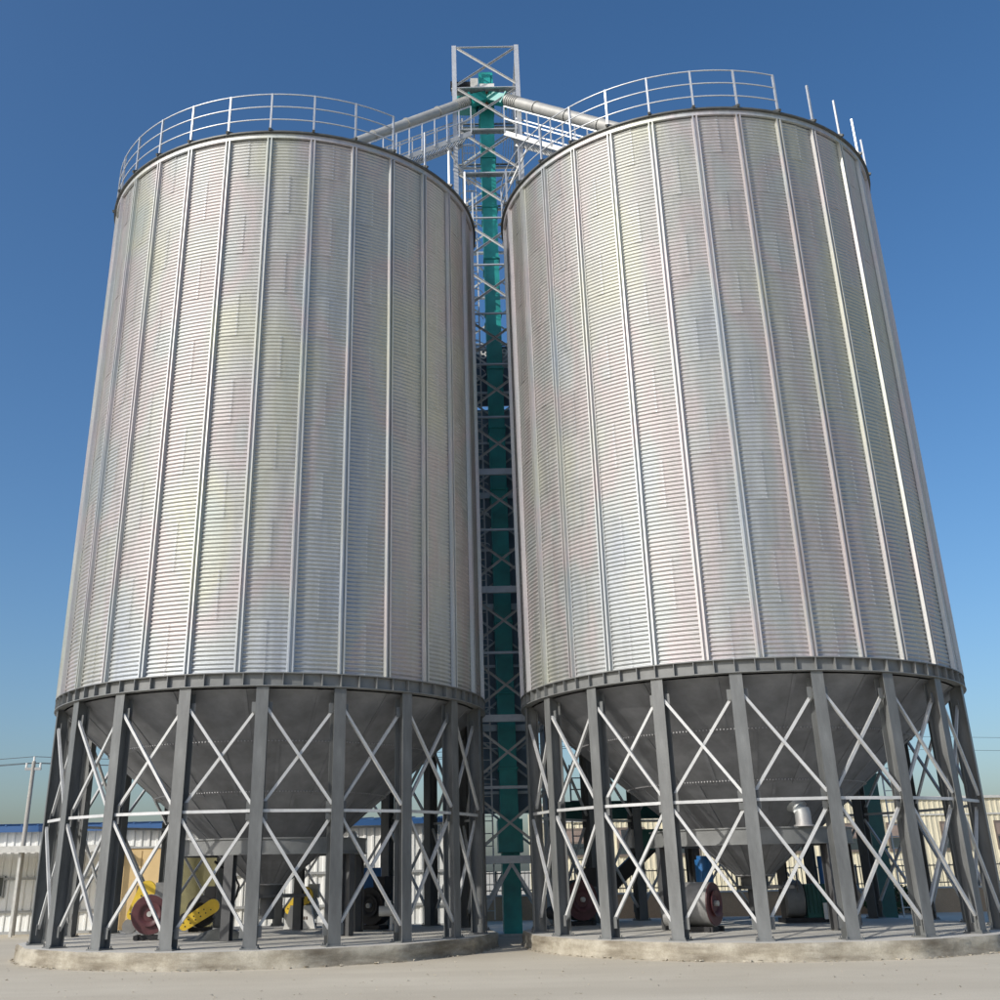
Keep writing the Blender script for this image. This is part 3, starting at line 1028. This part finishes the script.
MB().box((0.08, 0, 0.16), (0.06, 0.1, 0.31)).build('stand', M_LGREY, vb)
MB().box((0.05, 0, 0.012), (0.3, 0.2, 0.024)).build('foot', M_INNER, vb)

# right silo
fan((4.75, 25.3, Z_SLAB), 0.95, 'grey drum shaped fan with maroon inlet under the right silo', 0.43, M_GREY, M_MAROON, None, 0.62, outlet=False)
fan((2.55, 29.0, Z_SLAB), 0.35, 'black fan with dark maroon inlet near the green elevator foot', 0.46, M_BLACK, M_MAROON)
bm = thing('blue_motor', 'bright blue motor on a post behind the grey drum fan', 'motor', (5.42, 28.0, Z_SLAB))
MB().cyl((0, 0, 0.75), (0, 0, 1.38), 0.2, 18).build('body', M_BLUE, bm, 40)
MB().cyl((0, 0, 1.38), (0, 0, 1.46), 0.15, 18).build('fan_cover', M_BLUE, bm, 40)
MB().box((0, 0, 0.37), (0.16, 0.16, 0.74)).build('post', M_INNER, bm)
MB().box((0, -0.2, 1.05), (0.16, 0.1, 0.2)).build('terminal_box', M_BLUE, bm)
gm = thing('drag_conveyor_drive', 'green conveyor drive with grey drum under the right hopper', 'conveyor drive', (7.75, 28.4, Z_SLAB))
MB().cyl((-0.45, 0, 0.5), (-0.05, 0, 0.5), 0.40, 22).build('drum', M_GREY, gm, 40)
MB().box((0.32, 0, 0.45), (0.62, 0.5, 0.72)).build('gearbox', M_TEALD, gm)
b = MB()
for k in range(6):
    b.box((0.08 + k * 0.1, -0.26, 0.5), (0.03, 0.04, 0.6))
b.build('cooling_fins', M_TEALD, gm)
MB().box((0.1, 0, 0.05), (1.3, 0.66, 0.10)).build('base_frame', M_BLACK, gm)
MB().box((0.40, -0.33, 0.24), (0.09, 0.05, 0.34)).build('name_plate', M_WHITE, gm)
bpip = thing('blue_pipe', 'thin upright blue pipe behind the right silo', 'pipe', (8.76, 30.1, Z_SLAB))
MB().cyl((0, 0, 0), (0, 0, 1.42), 0.07, 12).build('pipe', M_BLUE, bpip, 40)
MB().cyl((0, 0, 0), (0, 0, 0.03), 0.13, 12).build('flange', M_BLUE, bpip, 40)

# elbow duct on the inner ring of the right silo
ed = thing('vent_elbow', 'pale elbow duct standing on the inner ring beam of the right silo', 'duct', (6.85, 24.52, 2.26))
pts = [(0.06, 0, 0.0), (0.06, 0, 0.25)]
for q in range(1, 7):
    a = math.pi / 2 * q / 6
    pts.append((0.06 - 0.22 * (1 - math.cos(a)), 0.28 * (1 - math.cos(a)), 0.25 + 0.22 * math.sin(a)))
pts.append((-0.4, 0.55, 0.50))
MB().tube(pts, 0.165, 16).build('bend', M_RIB, ed, 50)
MB().cyl((0.06, 0, 0.0), (0.06, 0, 0.03), 0.21, 18).build('flange', M_RIB, ed, 40)

# inclined conveyor near the elevator
ic = thing('inclined_conveyor', 'black inclined conveyor box rising behind the right silo', 'conveyor', (2.7, 31.2, 0.0))
p0, p1 = Vector((0.2, 0, 0.55)), Vector((2.0, 0, 2.05))
MB().bar(p0, p1, 0.4, 0.34).build('trough', M_BLACK, ic)
for f in (0.25, 0.8):
    c = p0.lerp(p1, f)
    MB().bar((c.x, 0, 0), (c.x, 0, c.z - 0.2), 0.08).build('leg', M_INNER, ic)
MB().cyl((1.45, 0, 2.0), (1.45, 0, 2.45), 0.17, 14, 0.20).build('inlet', M_WHITE, ic, 40)
MB().box((2.05, 0, 2.2), (0.55, 0.5, 0.5)).build('drive_head', M_TEALD, ic)

# horizontal green drag conveyor up behind the right silo legs
dcg = thing('drag_conveyor', 'dark green conveyor trough hung behind the right silo hopper', 'conveyor', (3.9, 32.3, 2.75))
for k in range(3):
    MB().box((-1.2 + k * 1.2, 0, 0.24), (1.19, 0.5, 0.46)).build('trough_section', M_TEALD, dcg)
for x in (-1.5, 1.5):
    MB().box((x, 0, -1.375), (0.1, 0.1, 2.75)).build('leg', M_INNER, dcg)

# second elevator with ladder, behind the right silo
e2 = thing('bucket_elevator', 'dark green elevator leg with ladder behind the right end of the right silo', 'elevator', (11.30, 33.2, 0))
for k in range(4):
    o = MB().box((0, 0, 1.0 + 1.9 * k), (0.40, 0.55, 1.88)).build('leg_section', M_TEALD, e2)
    MB().box((0, 0, 1.93 + 1.9 * k), (0.47, 0.62, 0.05)).build('flange', M_TEALD, o)
for sx in (0.42, 0.72):
    MB().box((sx, -0.1, 3.9), (0.035, 0.035, 7.8)).build('ladder_rail', M_RAIL, e2)
for k in range(25):
    MB().box((0.57, -0.1, 0.4 + 0.3 * k), (0.27, 0.022, 0.022)).build('rung', M_RAIL, e2)

# grey caged ladder beside the tower, seen through the right silo legs
cl = thing('cage_ladder', 'pale lattice ladder standing just behind the right silo legs', 'ladder', (2.95, 32.35, 0))
for sx in (-0.17, 0.17):
    MB().box((sx, 0, 2.1), (0.045, 0.045, 4.2)).build('rail', M_WHITE, cl)
for k in range(14):
    MB().box((0, 0, 0.25 + 0.3 * k), (0.29, 0.03, 0.03)).build('rung', M_WHITE, cl)

# ------------------------------------------------------------------ background buildings
def profiled_panel(name, w_, h, material, pitch=0.20, depth=0.03):
    """vertical trapezoid-ribbed sheet, face to -Y, origin at its lower left"""
    b = MB()
    n = max(1, round(w_ / pitch))
    p = w_ / n
    xs = []
    for k in range(n):
        x = k * p
        xs += [(x, 0), (x + p * 0.55, 0), (x + p * 0.65, -depth), (x + p * 0.90, -depth)]
    xs.append((w_, 0))
    for z in (0, h):
        for x, y in xs:
            b.v.append((x, y, z))
    m_ = len(xs)
    for i in range(m_ - 1):
        b.f.append((i, i + 1, m_ + i + 1, m_ + i))
    return b.mesh(name, material)

# white shed with blue roof, left
SX0, SX1, SY, SH = -26.0, -0.4, 37.0, 2.86
sh = thing('shed', 'long low white profiled shed with blue roof behind the left silo', 'shed', (SX0, SY, 0))
PW = 1.0
pm = profiled_panel('wall_panel', PW - 0.012, SH, M_WWALL, 0.25, 0.035)
x = 0.0
L_ = SX1 - SX0
while x < L_ - 0.5:
    put('wall_panel', pm, sh, (x, 0, 0.08))
    x += PW
MB().box((L_ / 2, 2.6, SH / 2), (L_ - 0.02, 5.1, SH - 0.04)).build('body', M_WWALL, sh)
MB().box((L_ / 2, -0.06, 0.04), (L_, 0.14, 0.08)).build('base_strip', M_TRIM, sh)
for zz in (1.55, 0.62):
    MB().box((L_ / 2, -0.075, zz), (L_, 0.06, 0.07)).build('wall_rail', M_TRIM, sh)
b = MB()
b.add([(-0.3, -0.32, SH + 0.02), (L_ + 0.3, -0.32, SH + 0.02), (L_ + 0.3, 5.2, SH + 0.28), (-0.3, 5.2, SH + 0.28),
       (-0.3, -0.32, SH + 0.20), (L_ + 0.3, -0.32, SH + 0.20), (L_ + 0.3, 5.2, SH + 0.46), (-0.3, 5.2, SH + 0.46)],
      [(0, 3, 2, 1), (4, 5, 6, 7), (0, 1, 5, 4), (1, 2, 6, 5), (2, 3, 7, 6), (3, 0, 4, 7)])
k = 0.0
while k < L_:
    b.bar((k, -0.33, SH + 0.215), (k, 5.2, SH + 0.475), 0.05, 0.05)
    k += 0.5
b.build('roof', M_ROOFB, sh)
for wx, wz, ww, wh in ((11.05, 1.02, 1.1, 0.62), (10.6, 1.82, 1.2, 0.50), (3.0, 1.02, 1.1, 0.62)):
    wo = MB().box((wx, -0.06, wz + wh / 2), (ww, 0.10, wh)).build('window', M_TRIM, sh)
    for q in (-1, 1):
        MB().box((wx + q * ww / 4, -0.114, wz + wh / 2), (ww / 2 - 0.07, 0.008, wh - 0.10)).build('pane', M_GLASS, wo)
# canopy
cn = thing('canopy', 'flat pale canopy on thin posts in front of the white shed', 'canopy', (-15.0, 35.9, 0))
b = MB()
for k in range(12):
    xx = -4.6 + k * 0.8
    MB().box((xx, 0.1, 2.36), (0.785, 1.7, 0.10)).build('canopy_panel', M_LGREY, cn)
MB().box((-0.2, -0.76, 2.35), (9.7, 0.05, 0.18)).build('front_beam', M_LGREY, cn)
for xx in (-4.6, -1.6, 1.6, 4.4):
    MB().box((xx, -0.6, 1.13), (0.08, 0.08, 2.26)).build('post', M_LGREY, cn)

# tan cabinet and olive stack in front of the shed
tc_ = thing('tan_cabinet', 'tan metal storage cabinet in front of the white shed', 'cabinet', (-9.85, 35.6, 0))
MB().box((0, 0.3, 1.22), (1.24, 0.6, 2.2)).build('body', M_TAN, tc_)
for sx in (-0.31, 0.31):
    d_ = MB().box((sx, -0.012, 1.22), (0.59, 0.02, 2.1)).build('door', M_TAN, tc_)
    MB().box((sx * 0.2, -0.035, 1.2), (0.03, 0.025, 0.2)).build('handle', M_FRAME, d_)
MB().box((0, 0.3, 0.06), (1.2, 0.56, 0.12)).build('plinth', M_TRIM, tc_)
MB().box((0, 0.3, 2.35), (1.32, 0.68, 0.05)).build('top', M_TRIM, tc_)
ot = MB()  # wavy olive sheet set against a plain olive box
nx, ny = 14, 8
rnd = random.Random(9)
for j in range(ny + 1):
    for i in range(nx + 1):
        u = i / nx; z = 2.1 * j / ny
        bulge = 0.06 * math.sin(u * 9 + z) + rnd.uniform(-.02, .02)
        ot.v.append((-0.65 + 1.3 * u, -0.35 + bulge, z))
for j in range(ny):
    for i in range(nx):
        a = j * (nx + 1) + i
        ot.f.append((a, a + 1, a + nx + 2, a + nx + 1))
ots = thing('covered_stack', 'olive stack with a wavy front standing behind the left silo', 'covered stack', (-7.75, 34.2, 0))
ot.build('wavy_front', M_OLIVE, ots, 60)
MB().box((0, 0.2, 1.06), (1.3, 1.0, 2.12)).build('stack', M_OLIVE, ots)
yb = thing('yellow_barrier', 'narrow yellow marker post behind the left hopper', 'post', (-6.45, 35.0, 0))
MB().box((0, 0, 0.85), (0.22, 0.12, 1.7)).build('post', M_YEL, yb)
MB().box((0, 0, 0.02), (0.4, 0.3, 0.04)).build('foot', M_TRIM, yb)

# utility pole
up_ = thing('utility_pole', 'slim concrete utility pole in front of the white shed at far left', 'pole', (-13.75, 36.35, 0))
MB().cyl((0, 0, 0), (0, 0, 4.95), 0.085, 14, 0.06).build('pole', M_POLE, up_, 40)
MB().box((0, 0, 4.72), (0.5, 0.07, 0.08)).build('crossarm', M_TRIM, up_)
for sx in (-0.22, 0, 0.22):
    z0 = 4.95 if sx == 0 else 4.76
    MB().cyl((sx, 0, z0), (sx, 0, z0 + 0.14), 0.035, 8).build('insulator', M_WHITE, up_, 40)
def wire(p0, p1, sag, label):
    p0, p1 = Vector(p0), Vector(p1)
    pts = []
    for q in range(25):
        f = q / 24
        p = p0.lerp(p1, f)
        p.z -= sag * 4 * f * (1 - f)
        pts.append(p)
    o = MB().tube(pts, 0.009, 5).build('overhead_wire', M_WIRE)
    return tag(o, label, 'wire', 'overhead wires')
for k, (dx, dz, s_) in enumerate(((-0.22, 4.90, 'lowest'), (0, 5.09, 'highest'), (0.22, 4.90, 'middle'))):
    wire((-13.75 + dx, 36.35, dz), (-48, 41 + dx * 2, dz + 0.5), 0.5, '%s of three thin dark wires left of the utility pole' % s_)
    wire((-13.75 + dx, 36.35, dz), (8, 39 + dx * 2, dz + 0.9), 0.5, '%s of three thin dark wires from the pole towards the silo' % s_)
for k, (zz, s_) in enumerate(((7.65, 'upper'), (7.0, 'lower'))):
    wire((20, 60, zz), (90, 62, zz - 0.6), 0.4, '%s thin dark wire in the sky at the far right' % s_)

# cream building, right
BX0, BX1, BY, BH = 3.4, 53.0, 60.0, 4.53
cb = thing('cream_building', 'long cream profiled building with dark windows behind the right silo', 'building', (BX0, BY, 0))
pm2 = profiled_panel('wall_panel', 1.59, BH - 0.08, M_CREAM, 0.27, 0.035)
L2 = BX1 - BX0
x = 0.0
while x < L2 - 1.0:
    put('wall_panel', pm2, cb, (x, 0, 0.04))
    x += 1.6
MB().box((L2 / 2, 5.05, BH / 2), (L2 - 0.02, 10, BH - 0.06)).build('body', M_CREAM, cb)
MB().box((L2 / 2, -0.05, BH), (L2 + 0.1, 0.2, 0.12)).build('parapet_cap', M_LGREY, cb)
MB().box((L2 / 2, -0.05, 3.72), (L2, 0.06, 0.07)).build('wall_rail', M_LGREY, cb)
k = 1.15
while k < L2 - 2:
    wo = MB().box((k + 0.8, -0.06, 2.71), (1.39, 0.10, 1.36)).build('window', M_FRAME, cb)
    for q in (0, 1):
        MB().box((k + 0.8, -0.114, 2.40 + q * 0.61), (1.25, 0.008, 0.52)).build('pane', M_GLASS if q == 0 else M_SHUT, wo)
    k += 2.73

# low tan wall with railing
FX0, FX1, FY = -1.2, 26.0, 40.0
fw = thing('railing_wall', 'low tan plinth wall topped by thin metal railings behind both silos', 'wall', (FX0, FY, 0))
LF = FX1 - FX0
MB().box((LF / 2, 0, 0.36), (LF, 0.24, 0.72)).build('plinth', M_PLINTH, fw)
MB().box((LF / 2, 0, 0.745), (LF, 0.30, 0.05)).build('coping', M_LGREY, fw)
for zz in (0.90, 1.42):
    MB().box((LF / 2, 0, zz), (LF, 0.03, 0.035)).build('railing', M_EAVE, fw)
k = 0.0
while k <= LF:
    MB().box((k, 0, 1.13), (0.06, 0.06, 0.72)).build('railing_post', M_EAVE, fw)
    k += 2.0
b = MB(); k = 0.1
while k < LF:
    b.box((k, 0, 1.13), (0.016, 0.016, 0.70)); k += 0.13
o = b.build('railing_bars', M_EAVE, fw)
o['kind'] = 'stuff'

# ------------------------------------------------------------------ low shrubs by the railing wall at right
def shrub(loc, r, label, seed):
    rnd = random.Random(seed)
    t = thing('shrub', label, 'shrub', loc, 0, 'shrubs along the railing wall')
    st = MB()
    for k in range(6):
        a = rnd.uniform(0, TAU)
        st.cyl((0, 0, 0), (math.cos(a) * r * 0.5, math.sin(a) * r * 0.5, r * rnd.uniform(0.7, 1.2)), 0.025, 5, 0.01)
    st.build('stem', M_FRAME, t)
    lf = MB()
    for k in range(900):
        d = Vector((rnd.gauss(0, 1), rnd.gauss(0, 1), rnd.gauss(0, 1))).normalized() * r * rnd.uniform(0.35, 1.0) ** 0.5
        d = Vector((d.x * 1.25, d.y, abs(d.z) * 0.95 + 0.1 + 0.12 * math.sin(d.x * 6)))
        u = Vector((rnd.gauss(0, 1), rnd.gauss(0, 1), rnd.gauss(0, 1))).normalized() * rnd.uniform(0.05, 0.10)
        v = u.cross(Vector((rnd.gauss(0, 1), rnd.gauss(0, 1), rnd.gauss(0, 1)))).normalized() * 0.035
        lf.add([d - u, d + v, d + u, d - v], [(0, 1, 2, 3)])
    o = lf.build('foliage', M_FOLI, t)
    return t
shrub((13.6, 39.2, 0), 0.75, 'dark round shrub behind the rightmost silo legs', 1)
shrub((11.0, 39.3, 0), 0.62, 'smaller dark shrub left of the round shrub by the railing', 2)
